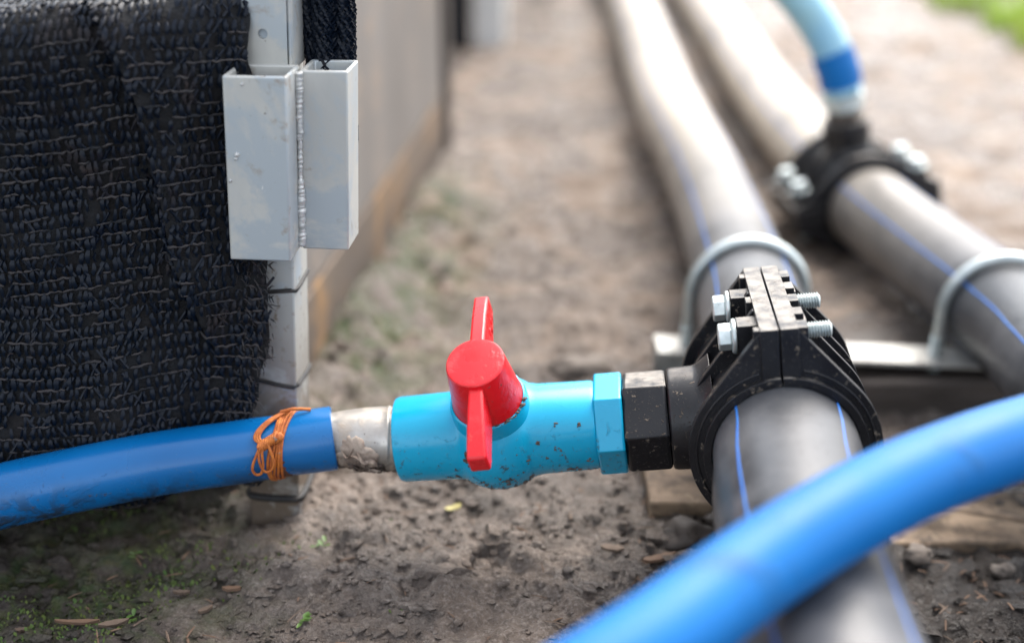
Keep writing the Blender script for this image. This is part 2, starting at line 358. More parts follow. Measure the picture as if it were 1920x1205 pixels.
# ------------------------------------------------------------------ raised bed: side wall, corner post, net
def wpt(y, off=0): return (-.1313 + .1255 * (y - .7639) + off, y)
bed = empty('raised_bed', (-.13, .75, 0)); tag(bed, 'raised planting bed with grey side board and orange-brown base board behind the corner post', 'raised bed')
def slab(y0, y1, z0, z1, t, off=0, slope=True):
    m = MB(); v = []
    for y in np.linspace(y0, y1, 12):
        x, _ = wpt(y, off); g = float(ground_base(np.array([0.]), np.array([y]))[0]) if slope else 0
        v += [(x, y, g + z0), (x, y, g + z1), (x - t, y, g + z1), (x - t, y, g + z0)]
    f = [(0, 1, 2, 3), (44, 47, 46, 45)]
    for i in range(11):
        for k in range(4): l = (k + 1) % 4; f.append((i * 4 + k, i * 4 + l, i * 4 + 4 + l, i * 4 + 4 + k))
    return m.add(v, f)
slab(.625, 1.255, .060, .31, .014).build('side_board', M['board'], bed, True, bevel=.001)
slab(.63, 1.25, -.04, .058, .018, .002).build('base_board', M['baseboard'], bed, True, bevel=.001)
slab(1.256, 1.278, -.05, .32, .04, .006).build('end_batten', M['beam'], bed, True, bevel=.001)
MB().box((-.9, .632, -.05), (-.175, 1.25, .245)).build('soil_fill', M['beam'], bed, True, bevel=.01)
MB().box((-.9, .614, -.05), (-.150, .630, .252)).build('front_board', M['beam'], bed, True, bevel=.002)

ca10, sa10 = math.cos(R(5.5)), math.sin(R(5.5))
def lean(m):          # the post leans a little
    m.v = [(p[0] + .047 * (p[2] - .2), p[1], p[2]) for p in m.v]; return m
ex = Vector((ca10, -sa10, 0)); ey = Vector((sa10, ca10, 0))
def rect_tube(m, corner, wd, dp, z0, z1, t):           # front-right corner, hollow, open ended
    c = Vector((corner[0], corner[1], 0))
    o = [c, c + ey * dp, c + ey * dp - ex * wd, c - ex * wd]
    i = [c - ex * t + ey * t, c - ex * t + ey * (dp - t), c - ex * (wd - t) + ey * (dp - t), c - ex * (wd - t) + ey * t]
    v = [p + Vector((0, 0, z)) for z in (z0, z1) for p in o] + [p + Vector((0, 0, z)) for z in (z0, z1) for p in i]
    f = []
    for k in range(4):
        l = (k + 1) % 4
        f += [(k, l, l + 4, k + 4), (8 + l, 8 + k, 12 + k, 12 + l), (4 + k, 4 + l, 12 + l, 12 + k), (l, k, 8 + k, 8 + l)]
    return m.add(v, f)
def S0(z): return 1.0 if (z > .234 or .174 < z < .190 or z < .170) else (0.0 if .195 < z < .214 else .5)
post = empty('corner_post', (-.128, .597, 0)); tag(post, 'galvanised steel corner post with two short square sockets welded on', 'post')
lean(rect_tube(MB(), (-.1047, .5840), .0265, .028, -.06, .268, .002)).build('upright', M['galvlow'], post, True, bevel=.0020, seg=3)
# flat plate that continues above the sockets, with a bolt hole
c0 = Vector((-.1047, .5815, 0)); nb = 24
def leafpt(u, z, d): return c0 - ex * u + Vector((0, 0, z)) + ey * d
outer = [(0, .2465), (.0215, .2465), (.0215, .36), (0, .36)]
hole = [(.0112 + .0023 * math.cos(2 * math.pi * k / nb), .2610 + .0023 * math.sin(2 * math.pi * k / nb)) for k in range(nb)]
bm = bmesh.new()
def loop3(pts, d): return [bm.verts.new(leafpt(p[0], p[1], d)) for p in pts]
for d in (0, .0024):
    vo = loop3(outer, d); vh = loop3(hole, d)
    es = [bm.edges.new((vo[k], vo[(k + 1) % 4])) for k in range(4)] + [bm.edges.new((vh[k], vh[(k + 1) % nb])) for k in range(nb)]
    bmesh.ops.triangle_fill(bm, use_beauty=True, edges=es)
    if d == 0: A0, H0 = vo, vh
for k in range(4): bm.faces.new((A0[k], A0[(k + 1) % 4], vo[(k + 1) % 4], vo[k]))
for k in range(nb): bm.faces.new((H0[k], H0[(k + 1) % nb], vh[(k + 1) % nb], vh[k]))
bm.verts.index_update(); m = MB().add([v.co.copy() for v in bm.verts], [tuple(x.index for x in f.verts) for f in bm.faces]); bm.free()
lean(m).build('upper_plate', M['galv'], post, True, smooth=30)
m = MB(); m.add([c0 + Vector((0,0,z)) + p for z in (.244, .36) for p in (ex*0.0004, ex*.0024+ey*.001, ex*.0024+ey*.026, ex*.0004+ey*.026)],
    [(0,1,5,4),(1,2,6,5),(2,3,7,6),(3,0,4,7),(0,3,2,1),(4,5,6,7)]); lean(m).build('side_plate', M['galv'], post, True, bevel=.0008)
s1 = lean(rect_tube(MB(), (-.1014, .5570), .0290, .0245, .1604, .2474, .0019)).build('welded_socket', M['galv'], post, True, bevel=.0013, seg=3); s1['label'] = 'welded square socket at the front of the post, reaching lower'
s2 = lean(rect_tube(MB(), (-.0762, .5730), .0225, .0235, .1600, .2462, .0019)).build('welded_socket', M['galv'], post, True, bevel=.0013, seg=3); s2['label'] = 'welded square socket on the open side of the post'
n = 150; P = []; rr_ = []
for k in range(n):
    z = .1625 + .0832 * k / (n - 1)
    q = .55 + .45 * S0(z); P.append((-.0986 + .0007 * mnoise.noise(Vector((z * 300, 0, 1))), .5738 + .0006 * mnoise.noise(Vector((z * 240, 4, 1))), z))
    rr_.append(.0024 * q * (.75 + .55 * abs(mnoise.noise(Vector((z * 420, 9, 0)))) + .25 * mnoise.noise(Vector((z * 1500, 2, 0)))))
lean(MB().tube(P, rr_, 12)).build('weld_bead', M['weld'], post, True, smooth=80)
for (u, z, r) in ((.0236, .2115, .0013), (.0242, .2095, .0009), (.0272, .199, .0009), (.0200, .2436, .0008)):
    p = Vector((-.1014, .5570, z)) - ex * u; lean(MB().blob(p, r, int(u * 9999), 2, .5)).build('weld_spatter', M['weld'], post, True, smooth=80)

def post_loop(z, tilt, off=.0012):
    c = Vector((-.1047 + .047 * (z - .2), .5840, z)); P = []
    cs = [c + ex * off - ey * off, c + ex * off + ey * (.028 + off), c - ex * (.0265 + off) + ey * (.028 + off), c - ex * (.0265 + off) - ey * off]
    for k in range(4):
        a, b = cs[k], cs[(k + 1) % 4]
        for t in np.linspace(.06, .94, 6): p = a.lerp(b, t); P.append(p + Vector((0, 0, tilt * (p.x + .12) + .0006 * math.sin(40 * t + z * 900))))
    return P
G_ = 'cords tied round the corner post'
tag(MB().tube(post_loop(.1340, .02, .0004), .0011, 8, closed=True).build('tie_cord', M['cord'], None, smooth=80), 'black cord tied round the post just below the sockets', 'cord', G_)
tag(MB().tube(post_loop(.0830, -.16, .0004), .0012, 8, closed=True).build('tie_cord', M['cord'], None, smooth=80), 'sloping black cord round the post just above the blue hose', 'cord', G_)
tag(MB().tube(post_loop(.0150, -.05, .0008), .0020, 8, closed=True).build('tie_cord', M['cord'], None, smooth=80), 'thick black cord round the foot of the post under the blue hose', 'cord', G_)

# shade net draped over the front of the bed
def S1(a, b, x): return float(sstep(a, b, np.float64(x)))
def net_pt(x, s):
    """x across, s = arc length from the hem upwards"""
    ztop = .274 + .004 * math.sin(x * 27) + .010 * math.exp(-((x + .135) / .022) ** 2)
    z0 = .030 + .003 * math.sin(x * 37 + 1)
    hgt = ztop - z0; rr = .022
    y = .578 - .020 * S1(-.135, -.20, x) - .004 * math.sin(x * 46 + 2) * math.sin(s * 15)
    fx = -.178 + (.227 - s) * .20 + .004 * math.sin(s * 40)      # the layer nearer the post folds over the other
    y -= .013 * S1(-.0016, .0030, x - fx) * (.35 + .65 * math.exp(-max(0, x - fx) / .03)) * S1(.05, .12, s) * (1 - S1(-.15, -.125, x))
    y -= .010 * math.exp(-((x + .140) / .016) ** 2) * S1(.16, .22, s)
    y += .006 * mnoise.noise(Vector((x * 20, s * 9, 3))) + .0016 * mnoise.noise(Vector((x * 70, s * 40, 8)))
    y -= .008 * math.exp(-((s - .02) / .05) ** 2)
    if s < hgt - rr: return Vector((x, y, z0 + s))
    a = (s - (hgt - rr)) / rr
    if a < math.pi / 2: return Vector((x, y + rr * (1 - math.cos(a)), z0 + hgt - rr + rr * math.sin(a)))
    return Vector((x, y + rr + rr * (a - math.pi / 2), z0 + hgt + .003 * (a - math.pi / 2)))
def net_right(s):    # ragged edge of the net beside the post
    return -.1135 - .0055 * S1(.19, .21, s) * (1 - .6 * S1(.235, .26, s)) - .006 * S1(.16, .11, s) - .012 * S1(.09, .03, s) + .003 * mnoise.noise(Vector((s * 70, 0, 0)))
net = empty('shade_net', (-.24, .56, .03)); tag(net, 'black knitted shade net draped over the front of the raised bed', 'net')
NC, NR = .0034, .0061; XL = -.40; SM = .33
m = MB(); nu, nv = 110, 100; v = []; f = []
for j in range(nv + 1):
    s = SM * j / nv; xr = net_right(s)
    for i in range(nu + 1):
        x = XL + (xr - XL) * i / nu; p = net_pt(x, s); v.append((p.x, p.y + .0020, p.z))
for j in range(nv):
    for i in range(nu): k = j * (nu + 1) + i; f.append((k, k + 1, k + nu + 2, k + nu + 1))
m.add(v, f).build('under_layer', M['netback'], net, True, smooth=80)
m = MB(); m2 = MB()
rows = int(SM / NR)
for j in range(rows):
    s0 = j * NR; xr = net_right(s0) + random.uniform(-.002, .001)
    ncol = int((xr - XL) / NC); ph = random.uniform(0, NC); pts = []
    for i in range(ncol + 1):
        x = xr - ph - i * NC + random.uniform(-.0005, .0005)
        ds = .0012 * mnoise.noise(Vector((x * 40, j * .7, 1)))
        lean_ = random.gauss(.0003, .0006); h = NR * random.uniform(.8, 1.1); wd = random.uniform(.0004, .0016)
        if random.random() < .05: continue
        q = random.uniform(.65, 1.25); loop = []
        for t in (0, .25, .5, .75, 1.0):
            bx = x + lean_ * t + wd * math.sin(t * math.pi) * random.choice((-1, 1)) * .4
            p = net_pt(bx, max(0, s0 + ds + h * t)); loop.append((p.x, p.y - (.0007 * math.sin(t * math.pi) + .0002) * q, p.z))
        m.tube(loop, [.0007 * q, .0011 * q, .00125 * q, .0011 * q, .0007 * q], 5, caps=False, squash=random.uniform(.3, .55))
        if random.random() < .25:
            loop = []
            for t in (0, .4, .75, 1.0):
                bx = x + NC * (.5 - 1.1 * t * (1 if (i + j) % 2 else -1)); p = net_pt(bx, max(0, s0 + ds + h * t * .95)); loop.append((p.x, p.y - .0005, p.z))
            m.tube(loop, .0007, 4, caps=False)
    if s0 < .235:
        for i in range(ncol * 2 + 1):
            x = xr - i * NC / 2; p = net_pt(x, max(0, s0 + .0012 * mnoise.noise(Vector((x * 40, j * .7, 1))) + random.gauss(0, .0003))); pts.append((p.x, p.y - .0004 - .0005 * (i % 2), p.z))
        i = 0
        while i < len(pts) - 3:
            n_ = random.choice((3, 3, 3, 4, 4, 5, 7)); seg = [(a, b - random.uniform(-.0003, .0004), c + random.gauss(0, .00015)) for a, b, c in pts[i:i + n_]]
            if len(seg) > 2 and random.random() < .5: m2.tube(seg, [random.uniform(.0003, .0005)] + [random.uniform(.0005, .0010) for _ in seg[2:]] + [.0003], 5, caps=False)
            i += n_ - 1
k = m.build('knitted_loops', M['net'], net, True, smooth=80); tag(k, kind='stuff')
k = m2.build('row_strands', M['netrow'], net, True, smooth=80); tag(k, kind='stuff')
m = MB()
for k in range(320):
    s = random.uniform(0, .13); x = net_right(s) + random.uniform(-.014, .002); p = net_pt(x, s)
    d = Vector((random.uniform(-.2, 1), random.uniform(-1, -.1), random.uniform(-1, .4))).normalized() * random.uniform(.002, .006)
    m.tube([p, p + d * .5 + Vector((0, 0, random.uniform(-.001, .001))), p + d], [.0004, .0003, .0001], 3, caps=False)
tag(m.build('frayed_ends', M['netrow'], net, True, smooth=80), kind='stuff')

nb_ = empty('net_bundle', (-.09, .605, .2)); tag(nb_, 'gathered black net hanging in ropes behind the open-side socket', 'net')
for k, (x, y, r) in enumerate(((-.0935, .604, .0045), (-.0865, .600, .0048), (-.0790, .604, .0045))):
    m = MB(); P = []; n = 60
    for i in range(n):
        z = .20 + .12 * i / n; P.append((x + .0012 * math.sin(z * 60 + k * 2) - .03 * max(0, z - .262), y + .0012 * math.cos(z * 45 + k), z))
    m.tube(P, [r * .9 * (1 + .16 * math.sin(i * 1.7 + k)) for i in range(n)], 12)
    for i in range(2, n - 2):
        for a in range(9):
            th = 2 * math.pi * a / 9 + i * .5 + random.uniform(-.2, .2); q = Vector(P[i]) + Vector((math.cos(th), math.sin(th), 0)) * r * .95
            q2 = Vector(P[i]) + Vector((math.cos(th + .4), math.sin(th + .4), 0)) * r * random.uniform(1.05, 1.2) + Vector((0, 0, .002)); q3 = q + Vector((0, 0, .0045))
            m.tube([q, q2, q3], random.uniform(.0006, .001), 3, caps=False)
    m.build('net_fold', M['net'], nb_, True, smooth=80)

# far bed: dark net front and pale post
fb = empty('far_bed', (-.2, 1.82, 0)); tag(fb, 'dark netted end of the next raised bed far behind', 'raised bed')
MB().box((-.9, 1.77, -.05), (-.057, 1.80, .36)).build('net_front', M['netback'], fb, True, bevel=.006)
slab(1.86, 3.2, -.05, .36, .02, -.075).build('side_board', M['board'], fb, True)
tag(rect_tube(MB(), (-.010, 1.79), .044, .04, -.06, .45, .002).build('pale_post', M['white'], None, bevel=.002), 'pale square post at the corner of the far bed', 'post')

# ------------------------------------------------------------------ black pipes
def ring_frames(P):
    T = [((P[min(i + 1, len(P) - 1)] - P[max(i - 1, 0)]).normalized()) for i in range(len(P))]
    out = []
    for t in T:
        u = Vector((t.y, -t.x, 0)).normalized(); out.append((t, u, u.cross(t).normalized()))
    return out
def pipe(name, label, ctrl, r, angs, group):
    P = spline(ctrl, .02); root = empty(name, P[len(P) // 2]); tag(root, label, 'pipe', group)
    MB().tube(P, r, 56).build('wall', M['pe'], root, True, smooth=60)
    F = ring_frames(P)
    for a in angs:
        m = MB(); v = []; f = []
        for p, (t, u, w_) in zip(P, F):
            for da in (-1.1, -.4, .4, 1.1):
                th = R(a + da); v.append(p + (u * math.sin(th) + w_ * math.cos(th)) * (r + (.00035 if abs(da) < 1 else .0001)))
        for i in range(len(P) - 1):
            for k in range(3): f.append((i * 4 + k, i * 4 + k + 1, i * 4 + k + 5, i * 4 + k + 4))
        m.add(v, f).build('stripe', M['stripe'], root, True, smooth=60)
    return root
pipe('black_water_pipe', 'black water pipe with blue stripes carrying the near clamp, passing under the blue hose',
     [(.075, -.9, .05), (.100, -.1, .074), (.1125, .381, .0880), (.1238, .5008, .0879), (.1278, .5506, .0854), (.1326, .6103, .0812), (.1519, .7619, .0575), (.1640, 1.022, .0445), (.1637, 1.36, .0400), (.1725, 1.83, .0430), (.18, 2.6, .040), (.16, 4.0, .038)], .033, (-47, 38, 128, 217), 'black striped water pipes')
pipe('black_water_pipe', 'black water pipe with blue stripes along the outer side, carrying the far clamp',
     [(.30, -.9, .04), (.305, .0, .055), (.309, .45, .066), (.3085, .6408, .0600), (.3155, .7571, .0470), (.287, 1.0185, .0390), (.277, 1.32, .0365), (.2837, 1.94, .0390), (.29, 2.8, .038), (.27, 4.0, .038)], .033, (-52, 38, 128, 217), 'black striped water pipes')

# ------------------------------------------------------------------ saddle clamps
def circ(r, a0, a1, n): return [(r * math.sin(R(a0 + (a1 - a0) * k / n)), r * math.cos(R(a0 + (a1 - a0) * k / n))) for k in range(n + 1)]
def half_outline(Ro, top, fw, ri, sgn):
    """half of a clamp cross-section: bore ri, ring Ro, flanges of half width fw reaching +-top; angles from +z"""
    d = math.hypot(fw, top); phi = math.degrees(math.atan2(fw, top)); g = math.degrees(math.acos(Ro / d)); a_t = phi + g
    pts = [(.0003, ri), (.0003, top), (fw, top)] + circ(Ro, a_t, 180 - a_t, 26) + [(fw, -top), (.0003, -top), (.0003, -ri)] + circ(ri, 179, 1, 36)
    return [(p[0] * sgn, p[1]) for p in pts]
def thread_bolt(parent, v, wz, flip, mat):
    """bolt along local x at (y=v, z=wz): flanged hex head on the -x side"""
    s = -1 if flip else 1
    b = MB(); hexprism_x(b, -.0258, -.0196, .0064, 12, .0006); b.lathe([(-.0198, .0068), (-.0193, .0080), (-.0181, .0082), (-.0176, .0080)], 32)
    b.v = [(p[0], p[1] + v, p[2] + wz) for p in b.v]; bolt = b.build('bolt', mat, parent, bevel=.0003)
    t = MB(); prof = []; x = .0085; k = 0
    v_ = []; f = []; n = 24; turns = 13; step = .00125; rows_ = int(turns * n) + 1
    for i in range(rows_):      # a real helical thread: root - crest - root per turn
        th = 2 * math.pi * i / n; xx = x + step * i / n
        for dx, rr in ((0, .00315), (.0005, .0040), (.0006, .0040), (.00115, .00315)):
            v_.append((xx + dx, rr * math.cos(th), rr * math.sin(th)))
    for i in range(rows_ - 1):
        for q in range(3): f.append((i * 4 + q, i * 4 + q + 1, i * 4 + q + 5, i * 4 + q + 4))
    t.add(v_, f); t.lathe([(-.02, .0031), (.0247, .0031), (.0256, .0024)], 24)
    t.v = [(p[0], p[1] + v, p[2] + wz) for p in t.v]; t.build('threaded_shank', mat, bolt, smooth=30)
def make_clamp(name, label, origin, u, v, w_, outlet):
    L = .043; ri = .0333; Ro = .0436; top = .0598
    mat3 = Matrix((u, v, w_)).transposed(); root = empty(name, origin, mat3); tag(root, label, 'pipe clamp', 'black saddle clamps on the pipes')
    for sgn in (-1, 1):
        m = MB()
        poly = [(p[0] * sgn, p[1]) for p in circ(.0382, .5, 179.5, 44) + circ(ri, 179.5, .5, 44)]
        m.prism(poly, -L + .001, L - .001)
        for (a, b, k) in ((-L, -L + .0042, 0), (-.0135, -.0100, .0006), (.0105, .0140, .0007), (L - .0042, L, .0002)):
            m.prism(half_outline(Ro - k, top - .0014 - k, .0085 + k, ri, sgn), a, b)
        # narrow flange tongue with castellated teeth
        for sz in (-1, 1):
            z0, z1 = sorted((.034 * sz, top * sz)); x0, x1 = sorted((.00035 * sgn, .0085 * sgn)); m.box((x0, -L - .0012, z0), (x1, L - .0006, z1))
            zt = sorted((.0500 * sz, (top - .0005) * sz))
            for (a, b) in ((-L + .0006, -.0330), (-.0255, -.0165), (-.0085, .0010), (.0085, .0180), (.0255, .0345)) if sgn > 0 else ((-L + .0006, -.0375), (-.0060, .0020), (.0290, .0350)):
                x0, x1 = sorted((.0080 * sgn, (.0128 if sgn > 0 else .0112) * sgn)); m.box((x0, a, zt[0]), (x1, b, zt[1]))
            for bv in (-.021, .0165):       # bolt bosses
                z0, z1 = sorted((.0425 * sz, .0560 * sz))
                x0, x1 = sorted((.0082 * sgn, (.0172 if sgn < 0 else .0140) * sgn)); m.box((x0, bv - .0062 * (1 if sgn < 0 else .7), z0), (x1, bv + .0062 * (1 if sgn < 0 else .7), z1))
        # raised lip round the bore and a bead on the front web
        m.prism([(p[0] * sgn, p[1]) for p in circ(.0372, .7, 179.3, 40) + circ(ri + .0001, 179.3, .7, 40)], -L - .0034, -L + .0005)
        arc = [((p[0]) * sgn, -L, p[1]) for p in circ(.0400, 14, 150, 40)]
        m.tube(arc, .0007, 6)
        nm = 'clamp_half'
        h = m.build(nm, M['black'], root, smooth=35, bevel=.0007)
    hx = outlet
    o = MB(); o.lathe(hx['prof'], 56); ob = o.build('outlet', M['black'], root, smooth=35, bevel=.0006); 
    for q in ob.data.vertices: q.co = (-q.co.x, -q.co.y, q.co.z)
    if hx.get('hex'):
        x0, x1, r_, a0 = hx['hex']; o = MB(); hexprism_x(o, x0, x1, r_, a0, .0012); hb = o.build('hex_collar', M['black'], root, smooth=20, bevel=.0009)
        for q in hb.data.vertices: q.co = (-q.co.x, -q.co.y, q.co.z)
    for sz in (1, -1):
        for bv in (-.021, .0165): thread_bolt(root, bv, .0492 * sz, False, M['zinc'])
    return root
Cn = Vector((.1278, .5506, .0854)); vdir = Vector((.080, 1, -.05)).normalized()
u0 = Vector((.187, -.010, .0235)).normalized(); udir = (u0 - vdir * u0.dot(vdir)).normalized(); wdir = udir.cross(vdir)
make_clamp('saddle_clamp', 'black saddle clamp with four bolts joining the blue ball valve to the near pipe', Cn, udir, vdir, wdir,
    dict(prof=[(.030, .031), (.033, .0285), (.036, .0262), (.0385, .0253), (.0490, .0250), (.0508, .0244), (.0511, .0215)], hex=(.0511, .0727, .0249, 6)))
v2 = Vector((-.07, 1, -.025)).normalized(); w2 = Vector((.98, .07, .19)); w2 = (w2 - v2 * w2.dot(v2)).normalized()
u2 = v2.cross(w2).normalized()        # outlet (-u) points up
C2 = Vector((.2865, 1.030, .0388))
make_clamp('saddle_clamp', 'black saddle clamp with upright outlet on the far pipe', C2, u2, v2, w2,
    dict(prof=[(.030, .027), (.034, .0235), (.039, .0205), (.044, .0190), (.0455, .0196), (.0630, .0193), (.0640, .0180)]))

# ------------------------------------------------------------------ ball valve (local x runs from the clamp to the hose, y to the viewer)
vm3 = Matrix((-udir, -vdir, wdir)).transposed()
VO = Cn + udir * .0045
valve = empty('ball_valve', VO, vm3); tag(valve, 'light blue plastic ball valve with red butterfly handle', 'valve')
BX = .1400
m = MB(); prof = [(.0905, .0196), (.0912, .0214), (.0930, .0219), (.1190, .0224), (.1212, .0228)]
prof += [(BX - .0284 * math.cos(a), .0284 * math.sin(a)) for a in np.linspace(math.asin(.0232 / .0284), math.pi - math.asin(.0226 / .0284), 26)]
prof += [(.1592, .0222), (.1640, .0219), (.1885, .0214), (.1902, .0209), (.1907, .0200), (.1907, .0168), (.180, .0165)]
body = m.lathe(prof, 96).build('body', M['pvc'], valve, smooth=38)
m = MB(); hexprism_x(m, .0774, .0912, .0250, 53, .0008); m.build('hex_end', M['pvc'], valve, smooth=20, bevel=.0012, seg=3)
ST = R(30); sdir = Vector((0.045, math.sin(ST), math.cos(ST))).normalized(); fdir = Vector((0, math.cos(ST), -math.sin(ST))); fdir = (fdir - sdir * fdir.dot(sdir)).normalized(); adir = fdir.cross(sdir)
def stem_lathe(prof, n=64, a0=0, a1=360):
    mm = MB(); mm.lathe(prof, n); ctr = Vector((BX, 0, 0))
    mm.v = [tuple(ctr + sdir * p[0] + adir * p[1] + fdir * p[2]) for p in mm.v]; return mm
stem_lathe([(.018, .0196), (.0268, .0190), (.0290, .0184), (.0296, .0176), (.0284, .0166), (.0262, .0163)]).build('stem_collar', M['pvc'], valve, smooth=35)
handle = stem_lathe([(.0268, .0155), (.0272, .0170), (.0292, .0173), (.0300, .0172), (.0562, .0141), (.0575, .0139), (.0581, .0133), (.0583, .0120)]).build('handle', M['red'], valve, smooth=35)
def blade(sg):
    # side profile in (f, s): f outward, s along the stem
    topc = [(.006, .0562), (.018, .0552), (.032, .0532), (.042, .0508), (.0468, .0494)]
    botc = [(.0475, .0482), (.0475, .0392), (.0460, .0372), (.042, .0360), (.033, .0348), (.024, .0332), (.014, .0330), (.006, .0325)]
    prof = topc + botc; mm = MB(); n = len(prof); v = []
    def half(f): return (.0034 + .0014 * min(1, max(0, (f - .012) / .04))) if sg > 0 else .0036
    for s_ in (-1, 1):
        for (f_, z_) in prof: v.append(Vector((BX, 0, 0)) + fdir * f_ * sg + sdir * z_ + adir * s_ * half(f_))
    fs = [tuple(range(n)), tuple(2 * n - 1 - k for k in range(n))] + [(k, (k + 1) % n, n + (k + 1) % n, n + k) for k in range(n)]
    mm.add(v, fs); return mm
for sg, lab in ((1, 'handle wing pointing down towards the viewer'), (-1, 'handle wing pointing up and away')):
    bl = blade(sg).build('wing', M['red'], handle, smooth=30, bevel=.0014, seg=3); bl['label'] = lab
m = MB()     # faint raised marks moulded on the side of the far wing
for (f_, z_, l_, dz_) in ((.028, .0455, .003, .0035), (.0325, .0450, .002, -.0036), (.036, .0443, .002, .0034), (.040, .0425, .0025, .003)):
    b = Vector((BX, 0, 0)) - fdir * f_ + sdir * (z_ - .004) - adir * .0037
    m.tube([b, b + sdir * dz_ - fdir * .0006, b + sdir * dz_ * .6 - fdir * l_], .0003, 6)
m.build('raised_mark', M['red'], handle, smooth=80)
# small lumps of mud stuck to the valve
m = MB()
def on_body(x, th, d=0):
    r = None
    for (a, b) in zip(prof, prof[1:]):
        if a[0] <= x <= b[0] and b[0] > a[0]: r = a[1] + (b[1] - a[1]) * (x - a[0]) / (b[0] - a[0]); break
    r = (r or .0215) + d; return Vector((x, r * math.cos(th), r * math.sin(th)))
for k in range(85):
    x = random.choice([random.uniform(.118, .166), random.gauss(.105, .008), random.gauss(.142, .012)]); x = min(max(x, .093), .188)
    th = R(random.gauss(-38, 24))
    r_ = random.choice([.0003, .0004, .0005, .0007])
    for q in range(random.choice([1, 1, 2, 4])):
        p = on_body(x + random.uniform(-.0012, .0012), th + random.uniform(-.06, .06), .0001); m.blob(p, r_ * random.uniform(.6, 1.3), k * 5 + q, 1, .8, (random.uniform(.6, 1.8), 1, 1))
for k in range(16):
    p = on_body(.1533 + random.uniform(-.0016, .0016), R(-2 + random.uniform(-5, 6)), .0002); m.blob(p, random.uniform(.0005, .0011), 900 + k, 1, .9)
for k in range(34):
    th = R(random.gauss(135, 24)); rr = random.uniform(.0168, .0186); p = Vector((BX, 0, 0)) + sdir * .0293 + (adir * math.cos(th) + fdir * math.sin(th)) * rr
    m.blob(p, random.choice([.0003, .0004, .0006, .0009, .0012]), 300 + k, 1, .9, (1.3, 1.3, .6))
tag(m.build('mud_specks', M['crumb'], valve, smooth=80), kind='stuff')

# ------------------------------------------------------------------ left hose, nipple, rusty wire
HP = spline([(-.62, .46, .016), (-.45, .48, .018), (-.34, .503, .033), (-.2831, .521, .0435), (-.2472, .5303, .0496), (-.2106, .5389, .0542), (-.1733, .5472, .0581), (-.1351, .5546, .0603), (-.1120, .5590, .0618), (-.0895, .5625, .0636)], .004)
hose = empty('blue_hose', (-.2, .54, .035)); tag(hose, 'deep blue hose bound with rusty wire, running from the ball valve', 'hose')
def squeeze(p): return 1 - .035 * math.exp(-((p.x + .1145) / .006) ** 2) + .02 * math.exp(-((p.x + .091) / .008) ** 2)
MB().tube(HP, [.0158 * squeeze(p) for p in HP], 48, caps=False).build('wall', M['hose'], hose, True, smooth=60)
e0, e1_ = HP[-1], HP[-2]; dd = (e0 - e1_).normalized()
m = MB(); m.tube([e0 - dd * .012, e0 - dd * .001, e0 + dd * .0006, e0 + dd * .0006, e0 - dd * .002], [.0150, .0158, .0156, .0136, .0132], 48, caps=False).build('cut_rim', M['hose'], hose, True, smooth=60)

vl = VO + (-udir) * .1890; ax = (vl - e0); ln = ax.length; ax.normalize()
zz = Vector((0, 0, 1)); ny = (Vector((0, -1, 0)) - ax * Vector((0, -1, 0)).dot(ax)).normalized(); nzv = ny.cross(-ax) if False else ax.cross(ny)
if nzv.z < 0: nzv = -nzv
nip = empty('hose_nipple', e0, Matrix((ax, ny, nzv)).transposed()); tag(nip, 'dull metal hose nipple wrapped in torn sealing tape between hose and valve', 'pipe fitting')
m = MB(); m.lathe([(-.012, .0128), (.000, .0129), (.003, .0136), (.009, .0146), (.016, .0156), (.023, .0162), (.0265, .0163), (.0270, .0167), (.0280, .0167), (.0284, .0163), (.0295, .0163), (.0300, .0167), (.0312, .0167), (ln + .004, .0166)], 64).build('barrel', M['nipple'], nip, smooth=45)
m = MB(); v = []; f = []; na, nr = 72, 14
for a in range(na):
    ang = 2 * math.pi * a / na
    edge = 1 + .30 * mnoise.noise(Vector((math.cos(ang) * 1.6, math.sin(ang) * 1.6, 2))) + .22 * mnoise.noise(Vector((math.cos(ang) * 5, math.sin(ang) * 5, 7))) + .14 * mnoise.noise(Vector((math.cos(ang) * 14, math.sin(ang) * 14, 4)))
    for q in range(nr + 1):
        t = q / nr * edge; x = .0120 + .0108 * t * math.cos(ang); th = R(-22 + 52 * t * math.sin(ang))
        r_ = .0129 + .0034 * float(sstep(-.002, .022, np.float64(x))) + .0004 + .0010 * abs(mnoise.noise(Vector((x * 240, th * 4.5, 2)))) + .0005 * mnoise.noise(Vector((x * 800, th * 13, 5)))
        if q == nr: r_ -= .0010
        v.append((x, r_ * math.cos(th), r_ * math.sin(th)))
for a in range(na):
    b = (a + 1) % na
    for q in range(nr): f.append((a * (nr + 1) + q, b * (nr + 1) + q, b * (nr + 1) + q + 1, a * (nr + 1) + q + 1))
m.add(v, f).build('torn_tape', M['tape'], nip, smooth=80)
for k, (xa, ta, xb, tb) in enumerate(((.0095, -2, .021, -30), (.0085, -36, .017, -26), (.005, -4, .011, 6), (.013, 4, .0215, -18), (.010, -44, .0245, -34), (.0175, -10, .0235, -22))):
    m = MB(); P = []
    for t in np.linspace(0, 1, 9):
        x = xa + (xb - xa) * t; th = R(ta + (tb - ta) * t + 8 * math.sin(t * 5 + k)); r_ = .0129 + .0034 * float(sstep(-.002, .022, np.float64(x))) + .0016 + .0007 * math.sin(t * 7 + k * 2)
        P.append((x, r_ * math.cos(th), r_ * math.sin(th)))
    m.tube(P, [.0002 + .0011 * math.sin(math.pi * min(1, t * .9 + .08)) for t in np.linspace(0, 1, 9)], 6, squash=.3).build('tape_shred', M['tape'], nip, smooth=80)

